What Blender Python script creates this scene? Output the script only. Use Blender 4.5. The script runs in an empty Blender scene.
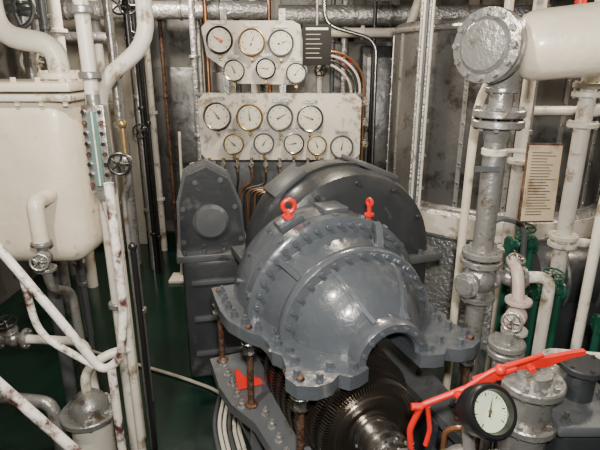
import bpy, bmesh, math, random
from mathutils import Vector, Matrix, Euler
random.seed(4)
V=Vector
# ---------------------------------------------------------------- materials
def mat(name,col,rough=.4,metal=0.,bump=.1,bscale=40,dirt=None,damt=.3,dscale=8,coat=0):
    m=bpy.data.materials.new(name); m.use_nodes=True
    nt=m.node_tree; n=nt.nodes; l=nt.links
    b=n['Principled BSDF']
    b.inputs['Roughness'].default_value=rough
    b.inputs['Metallic'].default_value=metal
    b.inputs['Coat Weight'].default_value=coat
    b.inputs['Coat Roughness'].default_value=.15
    tc=n.new('ShaderNodeTexCoord')
    n1=n.new('ShaderNodeTexNoise'); n1.inputs['Scale'].default_value=5; n1.inputs['Detail'].default_value=6
    l.new(tc.outputs['Object'],n1.inputs['Vector'])
    mx=n.new('ShaderNodeMixRGB'); mx.inputs[1].default_value=tuple(c*.72 for c in col)+(1,)
    mx.inputs[2].default_value=tuple(min(1,c*1.2) for c in col)+(1,)
    l.new(n1.outputs['Fac'],mx.inputs[0])
    out=mx.outputs[0]
    if dirt:
        n2=n.new('ShaderNodeTexNoise'); n2.inputs['Scale'].default_value=dscale; n2.inputs['Detail'].default_value=8
        n2.inputs['Roughness'].default_value=.7
        l.new(tc.outputs['Object'],n2.inputs['Vector'])
        r=n.new('ShaderNodeValToRGB')
        r.color_ramp.elements[0].position=max(0,.72-damt*.5); r.color_ramp.elements[0].color=(0,0,0,1)
        r.color_ramp.elements[1].position=min(1,.78-damt*.4); r.color_ramp.elements[1].color=(1,1,1,1)
        l.new(n2.outputs['Fac'],r.inputs['Fac'])
        m2=n.new('ShaderNodeMixRGB'); l.new(r.outputs[0],m2.inputs[0]); l.new(out,m2.inputs[1])
        m2.inputs[2].default_value=(*dirt,1); out=m2.outputs[0]
    l.new(out,b.inputs['Base Color'])
    if bump>0:
        n3=n.new('ShaderNodeTexNoise'); n3.inputs['Scale'].default_value=bscale; n3.inputs['Detail'].default_value=3
        l.new(tc.outputs['Object'],n3.inputs['Vector'])
        bp=n.new('ShaderNodeBump'); bp.inputs['Strength'].default_value=bump; bp.inputs['Distance'].default_value=.02
        l.new(n3.outputs['Fac'],bp.inputs['Height']); l.new(bp.outputs[0],b.inputs['Normal'])
    return m
GREY=mat('grey_gloss_paint',(.066,.075,.087),.30,0,.2,26,dirt=(.12,.125,.13),damt=.15,coat=.6)
GREYD=mat('dark_grey_paint',(.028,.031,.035),.36,0,.14,18,dirt=(.07,.07,.068),damt=.25,coat=.25)
GREYM=mat('mid_grey_paint',(.075,.081,.088),.40,0,.12,18,dirt=(.04,.033,.025),damt=.3)
CREAM=mat('cream_paint',(.70,.62,.49),.36,0,.18,25,dirt=(.34,.26,.17),damt=.22,coat=.3)
WHITE=mat('white_paint',(.63,.59,.51),.38,0,.1,35,dirt=(.23,.17,.11),damt=.34)
RUSTW=mat('chipped_white_paint',(.64,.60,.54),.42,0,.2,30,dirt=(.06,.018,.015),damt=.50,dscale=11)
SILV=mat('aluminium_paint',(.34,.335,.32),.33,.65,.18,60,dirt=(.17,.13,.09),damt=.34,dscale=12)
STEEL=mat('bare_steel',(.48,.47,.45),.26,1,.05,60)
LAG=mat('foil_lagging',(.46,.46,.46),.36,.65,.8,38)
WALL=mat('wall_paint',(.15,.148,.14),.42,.3,.3,8,dirt=(.06,.05,.04),damt=.40,dscale=5)
WALLW=mat('pale_wall_paint',(.40,.37,.31),.45,.0,.2,10,dirt=(.2,.16,.11),damt=.3,dscale=5)
WALLD=mat('wall_panel_paint',(.15,.15,.15),.34,.6,.4,7,dirt=(.05,.045,.04),damt=.38,dscale=4)
LOWBOUNCE=mat('low_bounce_dark',(.06,.058,.052),.6,0,.1)  # darkened to cut light bounce off unseen ceiling and front wall, for contrast
GREEN=mat('deck_green_paint',(.003,.018,.012),.18,0,.08,7,dirt=(.007,.030,.021),damt=.25,dscale=5)
DGREEN=mat('valve_green_paint',(.009,.06,.038),.35,0,.05)
BLACK=mat('black_paint',(.008,.008,.009),.35,0,.04)
RED=mat('red_paint',(.62,.014,.008),.38,0,.05,dirt=(.25,.01,.01),damt=.2)
RUST=mat('rusty_steel',(.15,.08,.05),.6,.5,.4,80,dirt=(.05,.025,.015),damt=.5,dscale=30)
COPPER=mat('copper_pipe',(.42,.20,.10),.35,.8,.05)
BRASS=mat('brass',(.36,.26,.12),.35,.8,.05)
BLADE=mat('rotor_blades',(.22,.19,.165),.28,.95,.1,dirt=(.30,.17,.10),damt=.33)
FACE=mat('gauge_face',(.66,.63,.52),.35,0,0)
FACEG=mat('gauge_face_tinted',(.50,.58,.42),.3,0,0)
INK=mat('ink',(.02,.02,.02),.6,0,0)
NOTB=mat('notice_board_black',(.010,.010,.010),.8,0,0)
PLAC=mat('placard_paper',(.47,.38,.26),.35,0,0,dirt=(.28,.20,.12),damt=.35)
SIGNT=mat('sign_text_white',(.7,.7,.7),.5,0,0)
PINK=mat('primer_pink_paint',(.44,.34,.30),.4,0,.08,dirt=(.42,.41,.38),damt=.5)
GLASS=mat('sight_glass',(.10,.17,.15),.08,0,0)

# ---------------------------------------------------------------- builder
def frame(axis,ref=None):
    z=V(axis).normalized()
    ref=V(ref) if ref is not None else (V((0,0,1)) if abs(z.z)<.95 else V((0,1,0)))
    y=(ref-z*ref.dot(z)).normalized(); x=y.cross(z)
    return x,y,z
class B:
    def __init__(s,name,loc=(0,0,0),rz=0,sc=1):
        s.name=name; s.v=[]; s.f=[]; s.fm=[]; s.mats=[]; s.M=Matrix.Translation(V(loc))@Matrix.Rotation(rz,4,'Z')
    def mi(s,m):
        if m not in s.mats: s.mats.append(m)
        return s.mats.index(m)
    def add(s,vs,fs,m):
        o=len(s.v); i=s.mi(m); s.v+= [tuple(p) for p in vs]
        for f in fs: s.f.append([o+k for k in f]); s.fm.append(i)
    def lathe(s,prof,p0,axis,m,n=32,a0=0,a1=2*math.pi,ref=None):
        x,y,z=frame(axis,ref); p0=V(p0); full=abs(a1-a0-2*math.pi)<1e-4
        na=n if full else n+1; vs=[];fs=[]; k=len(prof)
        for i in range(na):
            a=a0+(a1-a0)*i/n; d=x*math.cos(a)+y*math.sin(a)
            for t,r in prof: vs.append(p0+z*t+d*max(r,1e-5))
        for i in range(n):
            j=(i+1)%na
            for q in range(k-1): fs.append([i*k+q,i*k+q+1,j*k+q+1,j*k+q])
        if not full:
            fs.append(list(range(k))); fs.append([(na-1)*k+q for q in range(k)][::-1])
        s.add(vs,fs,m)
    def cyl(s,a,b,r,m,r2=None,n=20):
        a=V(a);b=V(b);L=(b-a).length; r2=r if r2 is None else r2
        s.lathe([(0,0),(0,r),(L,r2),(L,0)],a,b-a,m,n)
    def disc(s,c,ax,r,t,m,n=28,bev=.15):
        e=min(t,r)*bev
        s.lathe([(-t/2,0),(-t/2,r-e),(-t/2+e,r),(t/2-e,r),(t/2,r-e),(t/2,0)],c,ax,m,n)
    def sphere(s,c,r,m,sx=1,ax=(0,0,1),n=20):
        k=10; s.lathe([(-r*sx*math.cos(math.pi*i/k),r*math.sin(math.pi*i/k)) for i in range(k+1)],c,ax,m,n)
    def torus(s,c,ax,R,r,m,n=28,k=8,a0=0,a1=2*math.pi):
        s.lathe([(r*math.sin(2*math.pi*i/k),R+r*math.cos(2*math.pi*i/k)) for i in range(k+1)],c,ax,m,n,a0,a1)
    def box(s,c,sz,m,rot=(0,0,0),bev=0,seg=2):
        bm=bmesh.new(); bmesh.ops.create_cube(bm,size=1)
        for v in bm.verts: v.co=V((v.co.x*sz[0],v.co.y*sz[1],v.co.z*sz[2]))
        if bev>0: bmesh.ops.bevel(bm,geom=bm.edges[:],offset=bev,segments=seg,affect='EDGES',profile=.5)
        R=Euler(rot).to_matrix(); bm.verts.ensure_lookup_table()
        s.add([R@v.co+V(c) for v in bm.verts],[[v.index for v in f.verts] for f in bm.faces],m); bm.free()
    def prism(s,poly,o,ux,uy,th,m):
        o=V(o);ux=V(ux).normalized();uy=V(uy).normalized();w=ux.cross(uy)*th
        n=len(poly); a=[o+ux*p[0]+uy*p[1] for p in poly]
        vs=a+[p+w for p in a]
        fs=[list(range(n))[::-1],[n+i for i in range(n)]]+[[i,(i+1)%n,n+(i+1)%n,n+i] for i in range(n)]
        s.add(vs,fs,m)
    def tube(s,pts,r,m,fil=.06,n=12):
        pts=[V(p) for p in pts]; path=[pts[0]]
        for i in range(1,len(pts)-1):
            a,b,c=pts[i-1],pts[i],pts[i+1]; f=min(fil,(a-b).length*.48,(c-b).length*.48)
            p=b+(a-b).normalized()*f; q=b+(c-b).normalized()*f
            for t in (0,.2,.4,.6,.8,1): path.append(p*(1-t)**2+b*2*t*(1-t)+q*t*t)
        path.append(pts[-1])
        vs=[];fs=[]; d=(path[1]-path[0]).normalized(); x,y,_=frame(d)
        for i,p in enumerate(path):
            if i==0: t=path[1]-p
            elif i==len(path)-1: t=p-path[-2]
            else: t=(path[i+1]-p).normalized()+(p-path[i-1]).normalized()
            t.normalize(); x=(x-t*x.dot(t)).normalized(); y=t.cross(x)
            for k in range(n):
                a=2*math.pi*k/n; vs.append(p+x*r*math.cos(a)+y*r*math.sin(a))
        for i in range(len(path)-1):
            for k in range(n): fs.append([i*n+k,i*n+(k+1)%n,(i+1)*n+(k+1)%n,(i+1)*n+k])
        fs.append(list(range(n))[::-1]); fs.append([(len(path)-1)*n+k for k in range(n)])
        s.add(vs,fs,m)
    def bolt(s,c,ax,r,h,m,wash=True,stud=False):
        c=V(c); z=V(ax).normalized()
        if wash: s.cyl(c,c+z*h*.15,r*1.35,m,n=12)
        s.cyl(c,c+z*h,r,m,n=6)
        if stud: s.cyl(c,c+z*h*1.6,r*.55,m,n=8)
    def flange(s,c,ax,r,t,m,nb=8,bm=None,br=None):
        s.disc(c,ax,r,t,m); x,y,z=frame(ax); bm=bm or m; br=br or r*.1
        for i in range(nb):
            a=2*math.pi*(i+.5)/nb; p=V(c)+(x*math.cos(a)+y*math.sin(a))*r*.80
            s.cyl(p-z*(t/2+br),p+z*(t/2+br),br,bm,n=6)
    def wheel(s,c,ax,R,r,m,hub=None,sp=5):
        s.torus(c,ax,R,r,m); x,y,z=frame(ax); c=V(c)
        s.disc(c,ax,R*.22,r*2.4,m,n=14)
        for i in range(sp):
            a=2*math.pi*i/sp; s.cyl(c,c+(x*math.cos(a)+y*math.sin(a))*R,r*.7,m,n=8)
    def valve(s,c,pax,sax,k,m,wm,wR=None):
        c=V(c);p=V(pax).normalized();q=V(sax).normalized(); wR=wR or k*1.3
        s.sphere(c,k,m); s.cyl(c-p*k*1.6,c+p*k*1.6,k*.65,m)
        s.flange(c-p*k*1.6,p,k*1.25,k*.4,m,6); s.flange(c+p*k*1.6,p,k*1.25,k*.4,m,6)
        s.cyl(c,c+q*k*1.7,k*.6,m,r2=k*.5); s.flange(c+q*k*1.3,q,k*.95,k*.35,m,6)
        s.cyl(c+q*k*1.7,c+q*k*2.9,k*.16,STEEL,n=10); s.wheel(c+q*k*2.7,q,wR,k*.14,wm)
    def gauge(s,c,nrm,r,face,bez,ang=.6,red=False,depth=None):
        c=V(c); x,y,z=frame(nrm); dp=depth or r*.45
        s.lathe([(-dp,0),(-dp,r*.9),(-dp*.5,r*.93),(-dp*.4,r*1.0),(r*.08,r*1.0),(r*.10,r*.94),(r*.05,r*.86),(0,r*.85),(0,0)],c,z,bez,36)
        f=c+z*.001; s.lathe([(0,0),(0,r*.84)],f,z,face,36); f=f+z*.001
        for i in range(25):
            a=math.radians(-45+270*i/24); d=x*math.cos(a)+y*math.sin(a); e=d.cross(z)
            L=.16 if i%4==0 else .08; w=r*(.024 if i%4==0 else .012)
            p=f+d*r*.76; q=f+d*r*(.76-L)
            s.add([p+e*w,q+e*w,q-e*w,p-e*w],[[0,1,2,3]],INK)
        d=x*math.cos(ang)+y*math.sin(ang); e=d.cross(z); f=f+z*.003; w=.13 if red else .06
        s.add([f+d*r*.7,f-d*r*.25+e*r*w,f-d*r*.25-e*r*w],[[0,1,2]],RED if red else INK)
        s.disc(f,z,r*.09,r*.03,BRASS,n=12)
    def done(s,smooth=35):
        me=bpy.data.meshes.new(s.name+'_mesh'); me.from_pydata(s.v,[],s.f)
        for m in s.mats: me.materials.append(m)
        me.polygons.foreach_set('material_index',s.fm)
        bm=bmesh.new(); bm.from_mesh(me); bmesh.ops.remove_doubles(bm,verts=bm.verts,dist=1e-5)
        bmesh.ops.recalc_face_normals(bm,faces=bm.faces); bm.to_mesh(me); bm.free()
        me.polygons.foreach_set('use_smooth',[True]*len(me.polygons))
        me.set_sharp_from_angle(angle=math.radians(smooth)); me.update()
        o=bpy.data.objects.new(s.name,me); bpy.context.collection.objects.link(o); o.matrix_world=s.M
        return o
UP=(0,0,1); CAMD=(0,-1,0)
# ---------------------------------------------------------------- room shell
def slab(name,c,sz,m):
    b=B(name); b.box(c,sz,m); return b.done()
slab('floor',(0,2.1,-.05),(5.4,7.2,.1),GREEN)
slab('ceiling',(0,2.1,3.05),(5.4,7.2,.1),LOWBOUNCE)
slab('wall_left',(-2.65,2.1,1.5),(.1,7.2,3),WALL)
slab('wall_right',(2.65,2.1,1.5),(.1,7.2,3),WALL)
slab('wall_front',(0,-1.45,1.5),(5.4,.1,3),LOWBOUNCE)
b=B('wall_back'); b.box((0,5.65,1.5),(5.4,.1,3),WALL)
for i,(x0,x1,z0,z1,m) in enumerate([(-2.5,-1.9,.1,2.9,WALLW),(-1.72,-1.1,.25,1.95,WALLD),(-1.0,-.3,.1,1.9,WALL),(-.2,.9,.1,2.2,WALL),(1.0,1.7,.9,2.4,WALLD),(1.8,2.5,.1,2.9,WALLW)]):
    b.box(((x0+x1)/2,5.585,(z0+z1)/2),(x1-x0,.05,z1-z0),m,bev=.008)
    nb=int((z1-z0)/.15)
    for k in range(nb):
        for xx in (x0+.03,x1-.03): b.cyl((xx,5.56,z0+.07+k*.15),(xx,5.545,z0+.07+k*.15),.012,SILV,n=8)
b.done()
for x in (-1.82,-1.05,-.25,.95,1.75):
    b=B('wall_frame_stiffener'); b.box((x,5.52,1.5),(.05,.1,3.0),WALLW); b.box((x,5.46,1.5),(.1,.02,3.0),WALLW); b.done()
b=B('baseboard_back'); b.box((0,5.53,.06),(5.2,.06,.12),GREEN); b.done()
for y in (1.1,3.6):
    b=B('ceiling_beam'); b.box((0,y,2.93),(5.2,.04,.14),WHITE); b.box((0,y,2.86),(5.2,.14,.02),WHITE); b.done()

# ---------------------------------------------------------------- turbine (raised upper casing)
TC=(.34,1.62,.95); PH=math.radians(22)
AX=(0,1,0)
b=B('turbine_upper_casing',TC,PH)
prof=[(.30,0),(.30,.105),(0,.105),(-.012,.115),(-.012,.146),(.0,.152),(.03,.152),(.04,.140),(.075,.143),(.085,.160),(.10,.188),(.13,.222),(.17,.255),(.215,.282),
 (.255,.295),(.26,.335),(.27,.342),(.305,.342),(.315,.335),(.32,.315),(.40,.338),(.455,.352),(.46,.405),(.47,.418),(.525,.418),(.535,.405),(.54,.375),(.58,.378),(.585,.40),(.66,.41),(.74,.405),(.79,.37),(.82,.30),(.82,0)]
b.lathe(prof,(0,0,0),AX,GREY,72,0,math.pi)
for a in (62,118):
    A=math.radians(a); d=V((math.cos(A),0,math.sin(A)))
    pl=[(.03,.135),(.26,.14),(.26,.308),(.20,.288),(.12,.238),(.07,.175),(.03,.157)]
    w=d.cross(V(AX)); b.prism(pl,-w*.008,AX,d,.016,GREY)
for (v,r,a0,a1,n) in ((.258,.320,12,168,15),(.457,.388,10,170,21)):
    for i in range(n):
        A=math.radians(a0+(a1-a0)*i/(n-1)); b.bolt((r*math.cos(A),v,r*math.sin(A)),(0,-1,0),.011,.018,GREY)
for i in range(7):
    A=math.radians(20+140*i/6); b.bolt((.130*math.cos(A),-.012,.130*math.sin(A)),(0,-1,0),.008,.012,GREY)
for i in range(9):
    A=math.radians(15+150*i/8)
    b.bolt((.408*math.cos(A),.66,.408*math.sin(A)),(math.cos(A),0,math.sin(A)),.011,.018,GREY)
    b.cyl((.41*math.cos(A),.497,.41*math.sin(A)),(.426*math.cos(A),.497,.426*math.sin(A)),.016,GREY,n=6)
for a in (40,140):
    A=math.radians(a); d=V((math.cos(A),0,math.sin(A))); w=d.cross(V(AX))
    b.prism([(.32,.30),(.46,.33),(.46,.395),(.40,.365),(.32,.335)],-w*.012,AX,d,.024,GREY)
out=[(-.112,-.03),(-.16,-.05),(-.20,-.055),(-.23,-.025),(-.27,-.055),(-.33,-.06),(-.39,-.03),(-.41,.03),(-.385,.09),(-.375,.16),(-.40,.2),(-.395,.27),(-.405,.33),(-.44,.37),(-.47,.44),(-.495,.50),(-.505,.6),(-.50,.72),(-.49,.85)]
poly=out+[(-x,y) for x,y in out[::-1]]+[(.112,.2),(-.112,.2)]
b.prism(poly,(0,0,-.05),(1,0,0),(0,1,0),.055,GREY)
for (u,v) in ((-.165,-.01),(-.24,.03),(-.30,-.02),(-.365,.03),(-.345,.11),(-.34,.18),(-.365,.24),(-.36,.31),(-.40,.38),(-.435,.45),(-.46,.53),(-.465,.61),(-.46,.69),(-.455,.77)):
    for sg in (-1,1): b.bolt((sg*u,v,.004),UP,.015,.025,GREY,stud=(v>.2))
b.prism([(.0,-.03),(.13,-.03),(.125,.04),(.085,.10),(.045,.10),(.01,.04)],(.10,.30,.305),(.25,1,.05),(0,0,1),.028,GREY)
for (q,w_) in ((.04,.035),(.065,.07),(.095,.03)):
    b.disc((.10+.25*q/1.03+.014,.30+q/1.03,.305+w_),(1,-.25,0),.011,.034,INK,n=12)
b.box((.04,.63,.41),(.12,.14,.035),GREY,bev=.008)
b.box((-.17,.62,.375),(.12,.10,.04),GREY,rot=(0,-.40,0),bev=.008)
b.done()
def loc2w(u,v,w,T=TC): return (T[0]+u*math.cos(PH)-v*math.sin(PH),T[1]+u*math.sin(PH)+v*math.cos(PH),T[2]+w)
b=B('lifting_eyebolt',loc2w(-.17,.62,.385),PH)
b.cyl((0,0,-.02),(0,0,.035),.014,RED); b.disc((0,0,.012),UP,.030,.016,RED); b.torus((0,0,.062),(.2,1,0),.027,.011,RED); b.done()
b=B('lifting_eyebolt',loc2w(.24,.62,.32),PH)
b.cyl((0,0,-.02),(0,0,.09),.012,RED); b.disc((0,0,.04),UP,.024,.014,RED); b.torus((0,0,.10),(1,.2,0),.016,.009,RED); b.done()
for (u,v) in ((-.365,-.0),(.365,.0),(-.465,.8),(.465,.8),(-.43,.41)):
    b=B('threaded_guide_stud',loc2w(u,v,-.40),PH); top=.43
    k=int((top)/.008); b.lathe([(0,0)]+[(i*.008,.013+(.0022 if i%2 else 0)) for i in range(k)]+[(k*.008,0)],(0,0,0),UP,RUST,14)
    b.bolt((0,0,.29),UP,.026,.03,STEEL); b.disc((0,0,.335),UP,.034,.012,STEEL)
    b.disc((0,0,.02),UP,.03,.03,RUST,n=6)
    b.done()
# lower casing
b=B('turbine_lower_casing',(TC[0],TC[1],.55),PH)
b.lathe([(.02,.27),(.1,.30),(.27,.34),(.3,.40),(.55,.44),(.8,.42),(.82,.27),(.79,.27),(.78,.39),(.56,.41),(.31,.37),(.26,.31),(.1,.28),(.04,.26),(.02,.27)],(0,0,0),AX,GREYD,48,math.pi,2*math.pi)
fr=[(-.26,-.30),(-.44,-.30),(-.46,-.1),(-.43,.1),(-.45,.3),(-.51,.45),(-.53,.6),(-.52,.84),(.52,.84),(.53,.6),(.51,.45),(.45,.3),(.43,.1),(.46,-.1),(.44,-.30),(.29,-.30),(.29,.80),(-.29,.80),(-.29,-.1)]
b.prism(fr,(0,0,-.03),(1,0,0),(0,1,0),.05,GREYM)
for v in [-.26+.085*i for i in range(13)]:
    for sg in (-1,1):
        u=.39 if v<.35 else .47
        b.bolt((sg*u,v,.02),UP,.014,.022,GREYM if sg>0 else SILV,stud=True)
for sg in (-1,1):
    b.box((sg*.36,.25,-.12),(.04,1.1,.20),GREYM); b.box((sg*.36,.25,-.23),(.14,1.1,.025),GREYM,bev=.004)
    for v in (-.2,.1,.4,.7): b.box((sg*.39,v,-.12),(.10,.02,.20),GREYM)
    b.box((sg*.36,-.1,-.395),(.10,.25,.31),GREYD,bev=.01); b.box((sg*.36,.65,-.395),(.10,.3,.31),GREYD,bev=.01)
b.done()
# rotor
b=B('turbine_rotor',loc2w(-.095,-.01,-.27),PH)
b.cyl((0,-.30,0),(0,.76,0),.05,STEEL,n=24)
def wheelrow(v,r,w,m,nb):
    b.lathe([(v,.05),(v-.006,.10),(v-.006,r*.40),(v+.004,r*.42),(v+.004,r*.62),(v-.002,r*.64),(v-.002,r*.72),(v+.006,r*.74),(v+.006,r*.86),(v+w-.006,r*.86),(v+w,r*.7),(v+w,r*.62),(v+w,.05)],(0,0,0),AX,m,72)
    for i in range(nb):
        A=2*math.pi*i/nb; d=V((math.cos(A),0,math.sin(A))); t=d.cross(V(AX))
        p=d*r*.83+V((0,v,0)); q=d*r+V((0,v,0)); th=t*(r*2*math.pi/nb*.20); sk=t*.008; W=V((0,w,0))
        b.add([p-th,p+th,q+th,q-th,p-th+W+sk,p+th+W+sk,q+th+W+sk,q-th+W+sk],[[0,1,2,3],[4,5,6,7],[0,1,5,4],[1,2,6,5],[2,3,7,6],[3,0,4,7]],m)
for i,(v,r) in enumerate(((-.03,.205),(.03,.212),(.10,.245),(.17,.247),(.23,.25),(.30,.25),(.38,.25),(.46,.25))):
    wheelrow(v,r,.038,BLADE,110)
b.lathe([(-.03,.05),(-.03,.080),(-.05,.080),(-.055,.070),(-.08,.070),(-.085,.088),(-.11,.088),(-.115,.066),(-.135,.066),(-.14,.085),(-.165,.085),(-.17,.072),(-.19,.072),(-.195,.06),(-.22,.06),(-.22,.05)],(0,0,0),AX,STEEL,48)
for i in range(10):
    A=2*math.pi*i/10; b.bolt((.077*math.cos(A),-.165,.077*math.sin(A)),(0,-1,0),.006,.012,STEEL)
b.done()
b=B('rotor_bearing_pedestal',loc2w(-.095,-.28,-.27),PH)
b.lathe([(-.05,.052),(-.05,.080),(-.035,.088),(.035,.088),(.05,.080),(.05,.052)],(0,0,0),AX,SILV,32)
b.box((0,0,-.385),(.22,.11,.58),GREYD,bev=.01); b.box((0,0,-.09),(.30,.10,.03),GREYM,bev=.005)
for sx in (-.125,.125): b.bolt((sx,0,-.075),UP,.013,.03,STEEL)
b.done()
b=B('red_shim_bracket',(-.235,1.98,.572),PH)
b.prism([(-.06,0),(.06,0),(.05,.03),(-.02,.05),(-.045,.09),(-.065,.09)],(0,0,0),(1,0,0),(0,.25,1),.02,RED); b.done()
# gearcase hood behind
b=B('gearcase',(.21,2.76,.95),PH)
b.lathe([(-.24,0),(-.24,.40),(-.235,.44),(-.21,.49),(-.15,.51),(-.04,.51),(-.04,.525),(.0,.525),(.0,.51),(.15,.51),(.21,.49),(.24,.44),(.24,0)],(0,0,0),AX,GREYD,64,0,math.pi)
b.box((0,0,-.02),(1.12,.56,.05),GREYM,bev=.008)
b.box((0,0,-.49),(.98,.46,.90),GREYD,bev=.02)
for a in (30,60,90,120,150):
    A=math.radians(a); b.bolt((.455*math.cos(A),-.235,.455*math.sin(A)),(0,-1,0),.012,.02,GREYD)
for u in [-.52+.104*i for i in range(11)]:
    b.bolt((u,-.255,.005),UP,.014,.025,GREYM)
A=math.radians(125); 
b.box((.525*math.cos(A),.05,.525*math.sin(A)),(.22,.20,.03),GREYM,rot=(0,math.pi/2-A,0),bev=.008)
A=math.radians(66); b.box((.52*math.cos(A),.02,.52*math.sin(A)),(.24,.3,.03),GREYM,rot=(0,math.pi/2-A,0),bev=.008)
b.done()
# grey oil pump left of the gearcase
b=B('lube_oil_pump_casing',(-.57,3.08,0),math.radians(12))
b.box((0,0,.42),(.40,.42,.84),GREYD,bev=.03); b.box((0,0,.86),(.46,.46,.05),GREYM,bev=.01)
b.prism([(-.20,.88),(.19,.88),(.17,1.14),(.10,1.34),(-.02,1.41),(-.14,1.36),(-.19,1.18)],(0,.16,0),(1,0,0),(0,0,1),.32,GREYD)
b.prism([(-.22,.88),(.21,.88),(.19,1.15),(.11,1.36),(-.02,1.435),(-.155,1.38),(-.21,1.18)],(0,-.02,0),(1,0,0),(0,0,1),.04,GREYM)
b.lathe([(.15,0),(.15,.10),(.19,.11),(.21,.09),(.215,.0)],(-.01,0,1.08),(0,-1,0),GREYM,32)
for i in range(8):
    A=2*math.pi*i/8; b.bolt((-.01+.09*math.cos(A),-.19,1.08+.09*math.sin(A)),(0,-1,0),.008,.012,GREYM)
for (x,z) in ((-.18,.95),(.17,.95),(-.17,1.16),(.14,1.16),(-.09,1.32),(.06,1.33)): b.bolt((x,-.16,z),(0,-1,0),.012,.018,GREYM)
for x in (-.18,-.06,.06,.18):
    b.bolt((x,-.20,.885),UP,.012,.022,GREYM)
for z in (.2,.45,.7): b.box((0,-.22,z),(.30,.03,.03),GREYM,bev=.004)
b.done()
for i in range(6):
    b=B('small_bore_pipe'); o=.035*i
    b.tube([(-.46+o,2.5,.0),(-.46+o,2.45,.20+.03*i),(-.44+o*.7,2.1,.25),(-.33+o*.6,1.75,.25+.02*i),(-.27+o*.6,1.45,.22),(-.24+o*.6,1.4,.0)],.010,WHITE if i%3 else GREYM,fil=.1,n=8); b.done()

# ---------------------------------------------------------------- gauge boards
b=B('gauge_board')
def ch(x0,x1,z0,z1,c): return [(x0+c,z0),(x1-c,z0),(x1,z0+c),(x1,z1-c),(x1-c,z1),(x0+c,z1),(x0,z1-c),(x0,z0+c)]
b.prism(ch(-.83,.50,1.22,1.76,.05),(0,4.2,0),(1,0,0),(0,0,1),.02,WHITE)
b.prism([(-.50,1.84),(-.02,1.83),(.06,1.93),(-.0,2.28),(-.06,2.31),(-.72,2.31),(-.77,2.26),(-.74,2.05),(-.60,1.95)],(0,4.2,0),(1,0,0),(0,0,1),.02,WHITE)
b.box((-.17,4.22,1.235),(1.3,.05,.03),SILV,bev=.005); b.box((-.17,4.22,1.75),(1.36,.05,.03),SILV,bev=.005)
G=[(-.624,2.166,.105,2.6,1),(-.374,2.15,.105,1.2,0),(-.148,2.144,.102,.3,0),(-.52,1.94,.086,2,0),(-.27,1.955,.08,3,0),(-.03,1.92,.082,.9,0),
 (-.67,1.585,.116,2.2,0),(-.408,1.577,.11,1.7,0),(-.163,1.577,.11,.5,0),(.082,1.569,.11,2.8,0),
 (-.547,1.36,.087,2.4,0),(-.298,1.365,.087,1,0),(-.05,1.365,.087,3.3,0),(.14,1.35,.083,2,0),(.345,1.335,.098,1.4,0)]
for i,(x,z,r,a,rd) in enumerate(G):
    b.gauge((x,4.13,z),CAMD,r,FACE,BLACK if i in (0,4) else (STEEL if i%3==0 else BRASS if i%3==1 else GREYM),a,red=bool(rd))
    b.tube([(x,4.15,z-r),(x,4.15,z-r-.02),(x,4.14,z-r-.045)],.009,BRASS,n=8)
    b.disc((x,4.13,z-r-.02),CAMD,.014,.03,BRASS,n=10)
    b.box((x,4.172,z+r+.022),(r*1.1,.006,.022),SILV)
for x in (-.75,.42): b.box((x,4.26,.75),(.06,.06,1.5),SILV); b.box((x,4.26,.02),(.14,.14,.03),SILV)
for x in (-.60,-.14): b.box((x,4.25,2.0),(.05,.04,.8),SILV)
for i in range(11):
    x=-.76+.118*i
    b.cyl((x,4.16,1.24),(x,4.16,1.12),.014,BRASS,n=10); b.disc((x,4.14,1.19),CAMD,.022,.03,SILV,n=12); b.box((x,4.11,1.20),(.012,.01,.06),SILV)
    b.tube([(x,4.16,1.13),(x,4.16,1.06-.01*i),(-.60+.03*i,4.18,1.0-.008*i),(-.62+.03*i,4.18,.1),(-.62+.03*i,4.18,0)],.010,COPPER if i%2 else STEEL,n=8)
for k in range(4): b.tube([(.0+.02*k,4.22,1.98+.03*k),(.25+.03*k,4.23,2.0+.03*k),(.42+.035*k,4.24,1.86+.02*k),(.43+.035*k,4.26,.9),(.43+.035*k,4.26,0)],.010,[WHITE,STEEL,WHITE,COPPER][k],fil=.12,n=8)
for k in range(3): b.valve((.53+.005*k,4.2,1.70-.17*k),(0,0,1),CAMD,.018,SILV,BRASS,.024)
b.done()
b=B('dark_board_backdrop'); b.box((-.15,4.75,.62),(1.5,.35,1.24),GREYD,bev=.02)  # added backdrop, shaped like a cabinet; its colour supplies the dark below the boards
for x in (-.65,-.15,.35): b.box((x,4.565,.65),(.42,.02,1.05),GREYM,bev=.006); b.box((x+.15,4.55,.7),(.02,.02,.1),STEEL)
b.done()
b=B('black_notice_board'); b.box((.13,4.10,2.13),(.22,.015,.30),NOTB,bev=.003)
b.box((.13,4.091,2.245),(.17,.003,.016),SIGNT)
for k in range(6):
    w=.10+.06*random.random(); b.box((.045+w/2,4.091,2.205-.034*k),(w,.003,.005),WALLW)
b.cyl((.13,4.10,2.27),(.13,4.10,3.0),.010,SILV); b.done()
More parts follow.
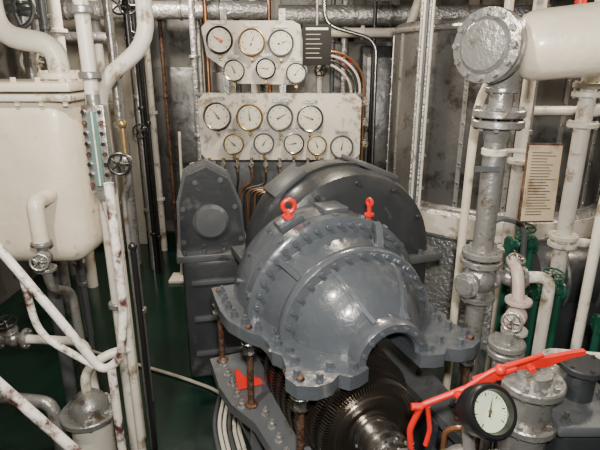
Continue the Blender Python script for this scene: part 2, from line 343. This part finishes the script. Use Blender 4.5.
# background pipe bank behind the boards
for k,(x,y,r,m) in enumerate(((-.95,4.75,.03,LAG),(-.86,4.9,.02,COPPER),(.20,5.25,.03,WHITE),(.32,5.2,.022,GREYM),(.44,5.25,.035,LAG),(.66,4.75,.018,BLACK),(-.45,5.2,.04,WHITE),(-.30,5.2,.022,COPPER),(-.62,5.25,.03,GREYM))):
    b=B('bulkhead_pipe'); b.tube([(x,y,3.0),(x,y,0)],r,m)
    for z in (.7,1.35,2.05): b.disc((x,y,z+.05*k%.2),UP,r*1.6,.025,m)
    if k in (2,4,6): b.wheel((x,y-.10,1.85+.04*k),(.1,-1,0),.055,.007,[BLACK,RED,DGREEN][k//2-1]); b.cyl((x,y,1.85+.04*k),(x,y-.1,1.85+.04*k),.010,STEEL)
    b.done()

# ---------------------------------------------------------------- left side: tank and fittings
b=B('cream_feed_tank')
b.box((-1.67,2.45,1.47),(1.30,.42,.84),CREAM,bev=.12,seg=6)
b.box((-1.66,2.45,1.90),(1.36,.50,.04),CREAM,bev=.012)
b.box((-1.66,2.45,1.855),(1.36,.50,.03),WHITE,bev=.01)
for i in range(13):
    x=-2.28+.105*i; b.bolt((x,2.23,1.92),UP,.012,.02,CREAM); b.bolt((x,2.23,1.84),(0,0,-1),.012,.02,CREAM)
for i in range(4): b.bolt((-1.01,2.27+.12*i,1.92),UP,.012,.02,CREAM)
for (x,y) in ((-1.35,2.5),(-2.1,2.5)): b.cyl((x,y,0),(x,y,1.10),.035,GREYM)
b.tube([(-1.155,2.35,1.42),(-1.155,2.10,1.42),(-1.155,2.10,1.24)],.036,CREAM,fil=.03,n=16)
b.valve((-1.155,2.10,1.17),UP,(.3,-1,.1),.038,SILV,SILV,.035)
b.tube([(-1.155,2.10,1.12),(-1.155,2.12,1.0),(-1.155,2.3,.9),(-1.155,2.35,.0)],.022,SILV)
b.tube([(-1.15,2.5,1.9),(-1.15,2.5,2.08),(-1.42,2.5,2.12),(-1.42,2.5,2.95)],.050,WHITE,fil=.12,n=18)
b.flange((-1.15,2.5,1.94),UP,.10,.03,CREAM,8)
b.done()
b=B('white_riser_pipe'); b.tube([(-.87,2.16,3.0),(-.87,2.16,0)],.030,WHITE); 
for z in (1.95,2.2,.9,1.45): b.disc((-.87,2.16,z),UP,.045,.03,SILV)
b.done()
b=B('level_sight_glass'); b.box((-.825,2.05,1.665),(.092,.05,.35),SILV,bev=.006)
b.box((-.825,2.022,1.665),(.034,.01,.30),GLASS)
b.box((-.825,2.018,1.665),(.006,.006,.30),WHITE)
for k in range(8):
    for sx in (-.033,.033): b.bolt((-.825+sx,2.025,1.52+.042*k),CAMD,.009,.015,RUST if k%3==0 else STEEL,wash=False)
for z in (1.86,1.47): b.cyl((-.825,2.05,z-.02),(-.825,2.05,z+.02),.026,SILV); b.cyl((-.825,2.05,z),(-.87,2.16,z),.014,SILV)
b.tube([(-.825,2.05,1.48),(-.80,2.06,1.2),(-.80,2.06,.0)],.020,WHITE); b.done()
b=B('gauge_cock_valve'); b.cyl((-.85,2.13,1.60),(-.73,2.08,1.61),.016,SILV); b.sphere((-.73,2.08,1.61),.026,SILV)
b.cyl((-.73,2.08,1.61),(-.73,1.99,1.61),.010,STEEL); b.wheel((-.73,2.0,1.61),(.15,-1,.1),.042,.006,BLACK)
b.cyl((-.73,2.08,1.61),(-.73,2.08,1.75),.012,BRASS); b.sphere((-.73,2.08,1.76),.02,BRASS)
b.tube([(-.73,2.08,1.61),(-.73,2.10,1.5),(-.78,2.14,1.45),(-.78,2.16,0)],.010,SILV); b.done()
b=B('white_branch_pipe'); b.tube([(-.66,2.3,3.0),(-.66,2.3,2.08),(-.90,2.30,1.90),(-.90,2.30,0)],.035,WHITE,fil=.1,n=16)
b.flange((-.66,2.3,2.35),UP,.06,.03,WHITE,6)
b.done()
WH={(-1.42,4.6):[(2.45,.07,BLACK),(2.2,.05,BLACK),(1.42,.06,BLACK)],(-1.0,5.25):[(1.3,.05,RED)],(-1.95,3.8):[(2.35,.13,GREYM)],(-2.25,4.6):[(2.0,.12,WHITE)],(-1.06,3.3):[(2.32,.05,BLACK)]}
for (x,y,r,m) in ((-.93,2.62,.022,SILV),(-1.42,4.6,.022,BLACK),(-1.36,4.55,.014,BLACK),(-1.48,4.7,.03,SILV),(-1.52,5.25,.035,WHITE),(-1.38,5.3,.02,RUST),(-1.0,5.25,.03,SILV),(-2.0,5.25,.05,WHITE),(-2.25,4.6,.06,SILV),(-1.95,4.3,.05,WHITE),(-1.95,3.8,.04,SILV),(-1.62,3.4,.03,SILV),(-1.52,3.2,.02,GREYM),(-1.06,3.3,.02,BLACK)):
    b=B('vertical_pipe'); b.tube([(x,y,3.0),(x,y,0)] if x!=-1.06 else [(x,y,3.0),(x,y,2.0),(-1.28,3.3,1.8),(-1.28,3.3,0)],r,m)
    for z in (.5,1.6,2.3):
        if x!=-1.06: b.disc((x,y,z+random.uniform(-.15,.15)),UP,r*1.6,.03,m)
    for (z,R,mm) in WH.get((x,y),[]):
        b.wheel((x,y-.12,z),(.2,-1,.1),R,R*.13,mm); b.cyl((x,y-.13,z),(x,y,z),R*.15,STEEL); b.sphere((x,y,z),r*1.5,mm)
    b.done()
# handrails (chipped white)
b=B('ladder_handrail')
b.tube([(-1.35,1.75,1.62),(-1.08,1.62,1.45),(-.86,1.6,1.12),(-.735,1.6,.905),(-.66,1.6,.96),(-.635,1.62,1.15),(-.635,1.62,1.62)],.016,RUSTW,fil=.07)
b.tube([(-1.10,1.30,1.30),(-.55,1.30,.60),(-.45,1.3,.0)],.017,RUSTW,fil=.1)
b.tube([(-1.15,1.35,.68),(-.60,1.35,.70)],.014,RUSTW)
b.tube([(-.98,1.62,1.30),(-.96,1.62,1.05),(-.76,1.6,.93)],.013,RUSTW,fil=.08)
b.cyl((-.70,1.6,.92),(-.70,1.6,.0),.016,RUSTW)
b.cyl((-1.35,1.75,1.62),(-1.35,1.75,0),.016,RUSTW)
b.cyl((-1.10,1.30,1.30),(-1.10,1.30,0),.016,RUSTW); b.done()
b=B('dark_hand_lever'); b.tube([(-.66,1.85,1.30),(-.66,1.85,.0)],.012,BLACK); b.sphere((-.66,1.85,1.31),.018,BLACK); b.done()
b=B('drain_pot'); b.cyl((-.98,1.95,0),(-.98,1.95,.45),.09,WHITE,n=28); b.flange((-.98,1.95,.45),UP,.13,.03,SILV,8); b.sphere((-.98,1.95,.47),.09,SILV); b.tube([(-.98,1.95,.5),(-.98,1.95,.66),(-.90,2.0,.72),(-.80,2.06,.72)],.022,WHITE)
b.tube([(-.98,1.95,.2),(-.85,1.85,.2),(-.85,1.85,0)],.02,WHITE); b.done()
b=B('tank_drain_line'); b.tube([(-1.9,2.0,.55),(-1.15,1.95,.5),(-1.1,1.9,.0)],.03,SILV); b.tube([(-1.9,2.15,.75),(-1.05,2.15,.7),(-1.02,2.15,0)],.022,WHITE); b.valve((-1.4,2.15,.72),(1,0,0),(0,-.3,1),.04,SILV,BLACK,.05); b.cyl((-1.9,2.0,.55),(-1.9,2.0,0),.03,SILV); b.cyl((-1.9,2.15,.75),(-1.9,2.15,0),.02,WHITE); b.done()
b=B('deck_cable'); b.tube([(-1.6,3.2,.014),(-1.19,3.02,.014),(-.8,2.85,.014),(-.48,2.68,.014),(-.3,2.3,.014)],.011,WALLW,fil=.15); b.done()
b=B('floor_standing_bracket'); b.box((-1.12,4.45,.015),(.26,.2,.03),WHITE,bev=.005); b.box((-1.12,4.5,.08),(.05,.05,.12),SILV); 
b.tube([(-1.05,4.5,.03),(-1.05,4.5,1.0),(-.98,4.45,1.14),(-.83,4.25,1.14)],.018,WHITE,fil=.1); b.tube([(-1.16,4.5,.03),(-1.10,4.5,.5),(-1.10,4.6,1.4)],.014,WHITE); b.done()

# ---------------------------------------------------------------- overhead at back
for (p,r,m,nm) in (([(-2.5,5.0,2.46),(-.3,5.0,2.46)],.08,LAG,'lagged_pipe'),([(-2.5,4.85,2.22),(-1.7,4.85,2.22),(-1.7,4.85,0)],.045,LAG,'lagged_pipe'),
    ([(-.2,5.05,2.42),(2.5,5.05,2.42)],.09,LAG,'lagged_duct'),([(.2,4.7,2.25),(.95,4.7,2.25),(1.05,4.7,2.6),(1.05,4.7,3)],.04,WHITE,'overhead_pipe'),
    ([(.42,3.9,3.0),(.42,3.9,2.46),(2.5,3.7,2.55)],.05,LAG,'lagged_pipe'),
    ([(1.38,3.05,3.0),(1.38,3.05,0)],.018,SILV,'slim_riser_pipe'),
    ([(1.36,3.12,1.72),(2.55,3.12,1.72)],.028,WHITE,'cross_pipe'),([(2.45,4.4,3),(2.45,4.4,0)],.05,SILV,'overhead_pipe')):
    b=B(nm); b.tube(p,r,m,fil=.12,n=16)
    L=(V(p[1])-V(p[0])).length; d=(V(p[1])-V(p[0])).normalized()
    for k in range(1,int(L/.35)): b.disc(V(p[0])+d*.35*k,d,r*(1.12 if m==LAG else 1.5),.03,SILV if m==LAG else m)
    b.done()
b=B('steel_conduit'); b.tube([(.2,4.45,3),(.2,4.45,2.3),(.64,4.45,2.18),(.66,4.45,0)],.016,STEEL,fil=.12); b.done()
b=B('switchgear_cabinet'); b.box((.84,5.1,1.1),(.50,.25,2.1),BLACK,bev=.01); b.box((.84,4.96,1.2),(.42,.03,1.7),WALLD,bev=.008); b.box((.98,4.935,1.3),(.02,.03,.15),STEEL); b.done()
CX,CY=1.52,4.0
b=B('condenser_shell'); b.lathe([(0,0),(0,.82),(.80,.82),(.84,.88),(1.00,.88),(1.02,.86),(1.02,0)],(CX,CY,0),UP,LAG,72)
b.lathe([(.86,.882),(.86,.895),(1.0,.895),(1.0,.882)],(CX,CY,0),UP,WHITE,72)
b.lathe([(1.0,.0),(1.0,.80),(2.25,.80),(2.27,.78),(2.28,.0)],(CX,CY,0),UP,WALLD,72)
b.torus((CX,CY,2.22),UP,.805,.02,SILV,n=64); b.torus((CX,CY,1.03),UP,.81,.018,SILV,n=64)
for i in range(9):
    A=math.radians(180+22*i-10); d=V((math.cos(A),math.sin(A),0)); c0=V((CX,CY,0))
    b.box(c0+d*.803+V((0,0,1.63)),(.006,.03,1.2),SILV,rot=(0,0,A))
    for k in range(9): b.cyl(c0+d*.803+V((0,0,1.08+.135*k)),c0+d*.813+V((0,0,1.08+.135*k)),.008,STEEL,n=8)
for i in range(40):
    A=2*math.pi*i/40; b.bolt((CX+.835*math.cos(A),CY+.835*math.sin(A),1.015),UP,.012,.02,SILV)
b.done()
b=B('cable_run')
A=math.radians(219); d=V((math.cos(A),math.sin(A),0)); t=V((-d.y,d.x,0)); c0=V((CX,CY,0))
for k in range(5):
    p=c0+d*.920+t*(.022*k-.04); b.tube([p+V((0,0,3)),p,],.009,[LAG,WHITE,GREYM,LAG,WHITE][k],n=8)
for k in range(12): p=c0+d*.908+V((0,0,.25+.23*k)); b.box(p,(.010,.13,.022),SILV,rot=(0,0,A))
b.done()

# ---------------------------------------------------------------- right: main steam pipe and valve
b=B('main_steam_valve')
c=V((.78,2.0,2.05)); ax=V((-.76,-.65,.05)).normalized()
b.sphere(c,.105,SILV); b.lathe([(0,.08),(.07,.085),(.10,.115),(.105,.130),(.125,.130),(.128,.126),(.132,.130),(.155,.130),(.16,.10),(.175,.085),(.18,.0)],c,ax,SILV,40)
x_,y_,z_=frame(ax)
for i in range(12):
    a=2*math.pi*i/12; b.bolt(c+ax*.155+(x_*math.cos(a)+y_*math.sin(a))*.113,ax,.011,.02,SILV,wash=False)
b.cyl(c,c+V((0,0,-.16)),.085,SILV,r2=.05,n=28)
b.flange((.78,2.0,1.90),UP,.062,.02,SILV,8)
b.cyl((.78,2.0,2.05),(.78,2.0,1.2),.043,SILV,n=28)
b.flange((.78,2.0,1.812),UP,.10,.03,SILV,8,br=.011); b.flange((.78,2.0,1.772),UP,.10,.03,SILV,8,br=.011)
b.cyl((.78,2.0,1.75),(.78,2.0,1.70),.06,SILV,r2=.044,n=28)
for z in (1.225,1.185): b.flange((.78,2.0,z),UP,.085,.028,SILV,8,br=.010)
b.sphere((.78,2.0,1.11),.07,SILV); b.cyl((.78,2.0,1.17),(.78,2.0,0),.04,SILV)
b.flange((.78,2.0,1.02),UP,.075,.025,SILV,8)
b.cyl((.78,2.0,1.11),(.68,1.9,1.11),.035,SILV); b.flange((.70,1.92,1.11),(-1,-1,0),.055,.02,SILV,6)
b.box((.74,1.95,1.60),(.10,.02,.02),GREYM)
b.done()
b=B('cream_steam_main'); dd=V((1,-.24,.10)).normalized(); p0=V((.785,1.98,2.05))
b.lathe([(.03,0),(.03,.09),(.045,.112),(.07,.122),(.11,.126),(1.72,.135),(1.72,0)],p0,dd,CREAM,40)
b.done()
b=B('white_flanged_pipe'); b.tube([(1.34,2.4,3.0),(1.34,2.4,0)],.038,WHITE,n=18)
for z in (1.90,1.86,1.72,1.16,1.12): b.flange((1.34,2.4,z),UP,.07,.026,WHITE,6)
b.tube([(1.34,2.4,1.78),(1.50,2.4,1.80),(2.55,2.4,1.80)],.03,WHITE); b.tube([(1.34,2.4,1.14),(1.6,2.4,1.10),(2.55,2.4,1.05)],.025,WHITE); b.done()
b=B('slim_white_pipe'); b.tube([(1.28,2.9,3.0),(1.28,2.9,0)],.034,WHITE,n=16)
for z in (2.1,1.45,.9): b.flange((1.28,2.9,z),UP,.06,.03,WHITE,6)
b.done()
b=B('curved_white_pipe'); b.tube([(.86,2.5,0),(.86,2.5,1.6),(.88,2.52,1.85),(1.0,2.6,2.0),(1.0,2.6,3.0)],.022,CREAM,fil=.15); b.done()
b=B('red_overhead_pipe'); b.tube([(1.52,2.95,3.0),(1.52,2.95,2.25),(1.6,3.0,2.18),(2.55,3.0,2.15)],.03,RED,fil=.08); b.done()
b=B('instruction_placard')
R=(math.radians(-6),math.radians(3),math.radians(12))
b.box((.985,2.0,1.53),(.165,.010,.325),RUST,rot=R,bev=.003); b.box((.985,1.992,1.53),(.150,.006,.308),PLAC,rot=R)
Rm=Euler(R).to_matrix()
for k in range(22):
    w=.07+.05*random.random(); 
    p=V((.985,1.992,1.53))+Rm@V((-.062+w/2,-.0045,.125-.012*k)); b.box(p,(w,.001,.0028),INK,rot=R)
b.tube([(.78,2.0,1.66),(.90,2.03,1.66),(.98,2.02,1.64)],.010,WHITE); b.disc((.78,2.0,1.66),UP,.05,.03,WHITE); b.done()
b=B('relief_valve_cluster')
b.valve((.90,1.98,1.12),(1,0,0),(.1,-.3,1),.038,SILV,SILV,.032); b.tube([(.80,2.0,1.11),(.95,1.98,1.12),(1.08,1.98,1.12),(1.08,1.98,0)],.026,WHITE)
b.valve((.88,1.82,1.02),(0,0,1),(-.5,-.8,.2),.042,PINK,SILV,.036); b.cyl((.88,1.82,1.0),(.88,1.82,0),.03,SILV)
b.tube([(.88,1.82,1.08),(.88,1.86,1.2),(.90,1.98,1.2)],.024,PINK)
b.done()
b=B('grey_loop_pipe'); b.tube([(.84,2.18,0),(.84,2.18,1.25),(.90,2.18,1.33),(1.03,2.18,1.30),(1.05,2.18,1.05),(1.05,2.18,0)],.013,GREYM,fil=.07); b.done()
for (x,y,z) in ((1.12,2.38,1.12),(1.2,2.2,.95),(1.40,2.0,.88),(1.62,2.2,1.2)):
    b=B('green_globe_valve'); b.valve((x,y,z),(1,0,0),(0,-.25,1),.038,DGREEN,DGREEN,.046); b.cyl((x+.055,y,z),(x+.055,y,0),.018,DGREEN); b.cyl((x-.055,y,z),(x-.055,y,0),.018,DGREEN); b.done()
b=B('white_guard_rail'); b.tube([(1.26,2.0,0),(1.26,2.0,1.45),(1.32,2.0,1.85),(1.5,2.05,1.93),(2.55,2.1,1.93)],.022,WHITE); b.done()
b=B('white_guard_rail'); b.tube([(1.02,1.85,0),(1.02,1.85,.84),(1.5,1.72,.86),(2.55,1.6,.86)],.016,WHITE); b.done()
b=B('right_side_machinery_casing'); b.box((1.75,2.85,.35),(.7,.4,.7),GREYD,bev=.05,seg=3); b.lathe([(-.35,0),(-.35,.2),(-.3,.22),(.3,.22),(.35,.2),(.35,0)],(1.75,2.85,.75),(1,0,0),GREYD,32)
for k in (-.2,0,.2): b.torus((1.75+k,2.85,.75),(1,0,0),.22,.015,GREYM)
b.done()
# bottom right machinery
b=B('governor_steam_chest')
b.cyl((.77,1.42,0),(.77,1.42,1.0),.075,SILV,n=28); b.flange((.77,1.42,.99),UP,.105,.03,SILV,10); b.cyl((.77,1.42,1.0),(.77,1.42,1.035),.06,SILV); b.bolt((.77,1.42,1.03),UP,.022,.035,SILV)
b.flange((.77,1.42,.84),UP,.10,.03,SILV,10)
b.cyl((.84,1.50,.88),(.95,1.62,.88),.05,SILV); b.box((.97,1.50,.42),(.22,.3,.84),GREYD,bev=.03,seg=3); b.box((.97,1.50,.86),(.26,.34,.04),GREYM,bev=.008)
for (u,v) in ((-.1,-.14),(.1,-.14),(-.1,.14),(.1,.14),(.1,0)): b.bolt((.97+u,1.5+v,.88),UP,.014,.025,GREYM,stud=True)
b.cyl((.98,1.5,.88),(.98,1.5,1.0),.05,GREYD); b.flange((.98,1.5,1.0),UP,.075,.025,GREYD,6)
b.done()
b=B('silver_stop_valve')
b.cyl((.80,1.70,0),(.80,1.70,.95),.045,SILV,n=24); b.flange((.80,1.70,.93),UP,.07,.025,SILV,8); b.flange((.80,1.70,.965),UP,.07,.025,SILV,8); b.bolt((.80,1.70,.975),UP,.025,.04,SILV); b.done()
b=B('governor_linkage_lever')
b.tube([(.355,1.30,.83),(.345,1.30,.90),(.375,1.30,.985),(.385,1.30,.995),(.47,1.30,1.035),(.56,1.30,1.08),(.66,1.32,1.11)],.010,RED,fil=.02)
b.tube([(.50,1.29,1.06),(.58,1.29,1.125),(.66,1.30,1.145),(.74,1.33,1.15)],.008,RED,fil=.03)
b.tube([(.375,1.30,.985),(.345,1.30,.985)],.012,RED); b.tube([(.395,1.30,.985),(.41,1.30,.90),(.40,1.30,.84)],.008,RED,fil=.02)
b.box((.57,1.30,1.09),(.09,.022,.035),RED,rot=(0,-.42,0),bev=.006); b.sphere((.60,1.29,1.125),.018,RED)
b.prism([(0,0),(.10,-.008),(.17,.012),(.22,.016),(.22,.030),(.17,.030),(.10,.026),(0,.022)],(.66,1.335,1.105),(1,.1,.10),(0,0,1),.016,RED)
b.bolt((.70,1.31,1.12),CAMD,.010,.02,RED); b.bolt((.48,1.29,1.04),CAMD,.010,.02,RED)
b.cyl((.355,1.30,.85),(.355,1.30,.50),.009,STEEL)
b.tube([(.60,1.30,1.09),(.60,1.30,.90),(.60,1.30,0)],.014,STEEL); b.done()
b=B('tachometer_gauge')
n=V((.22,-.78,.58)).normalized(); gc=V((.512,1.13,1.103))
b.gauge(gc,n,.064,FACEG,BLACK,1.1,depth=.075)
b.lathe([(-.055,.05),(-.045,.070),(.0,.075),(.014,.075),(.024,.068),(.024,.058),(.004,.055)],gc,n,BLACK,40)
b.tube([gc-n*.06,gc-n*.11+V((0,0,-.03)),(.50,1.2,.91)],.018,SILV,n=12); b.done()
b=B('governor_housing'); b.lathe([(0,.11),(.62,.11),(.63,.12),(.67,.12),(.68,.10),(.76,.09),(.84,.07),(.88,.04),(.90,0)],(.49,1.22,.0),UP,SILV,36)
for i in range(8):
    A=2*math.pi*i/8; b.bolt((.49+.108*math.cos(A),1.22+.108*math.sin(A),.67),UP,.009,.016,STEEL)
b.tube([(.49,1.22,.80),(.40,1.14,.86),(.36,1.08,.75),(.36,1.08,0)],.012,COPPER); b.cyl((.60,1.20,.0),(.60,1.20,.86),.03,SILV); b.flange((.60,1.2,.86),UP,.05,.02,SILV,6); b.done()
for (x,y,z,m) in ((.50,1.42,.80,COPPER),(.47,1.38,.74,BRASS),(.66,1.52,.86,RUST),(.70,1.56,.84,SILV),(.58,1.45,.78,SILV)):
    b=B('small_riser_pipe'); b.tube([(x,y,0),(x,y,z),(x+.06,y-.03,z+.03),(x+.08,y-.03,0)],.010,m,fil=.03,n=8); b.done()
b=B('bilge_piping')
for k in range(5): b.tube([(.8+.1*k,1.05+.02*k,0),(.8+.1*k,1.05+.02*k,.2+.06*(k%3)),(1.4,1.15+.05*k,.2+.06*(k%3)),(2.5,1.3+.1*k,.2+.06*(k%3)),(2.5,1.3+.1*k,0)],.03,[GREYM,SILV,DGREEN][k%3],fil=.1)
b.done()

# ---------------------------------------------------------------- lights
def area(name,loc,tgt,size,power,col):
    L=bpy.data.lights.new(name,'AREA'); L.size=size; L.energy=power; L.color=col; L.shape='DISK'
    o=bpy.data.objects.new(name,L); bpy.context.collection.objects.link(o); o.location=loc
    o.rotation_euler=(V(tgt)-V(loc)).to_track_quat('-Z','Y').to_euler(); return o
area('ceiling_lamp_near',(-.75,.9,2.80),(.2,2.0,.9),.10,54,(1,.92,.80))
area('ceiling_lamp_mid',(.2,3.3,2.84),(.1,3.5,0),.18,42,(1,.84,.64))
area('ceiling_lamp_left',(-1.3,4.2,2.8),(-1.3,5.0,.8),.2,44,(1,.88,.72))
area('ceiling_lamp_right',(2.1,2.6,2.8),(1.5,2.6,0),.2,30,(1,.86,.68))
area('camera_side_lamp',(.05,-.05,2.25),(0,4,1.3),.12,84,(1,.95,.87))
w=bpy.data.worlds.new('world'); w.use_nodes=True; w.node_tree.nodes['Background'].inputs[0].default_value=(.5,.52,.55,1); w.node_tree.nodes['Background'].inputs[1].default_value=.05
bpy.context.scene.world=w
# ---------------------------------------------------------------- camera
cd=bpy.data.cameras.new('camera'); cd.sensor_width=36; cd.lens=30; cd.clip_start=.02
co=bpy.data.objects.new('camera',cd); bpy.context.collection.objects.link(co); co.location=(0,0,2.0); co.rotation_euler=(math.radians(72),0,0)
bpy.context.scene.camera=co
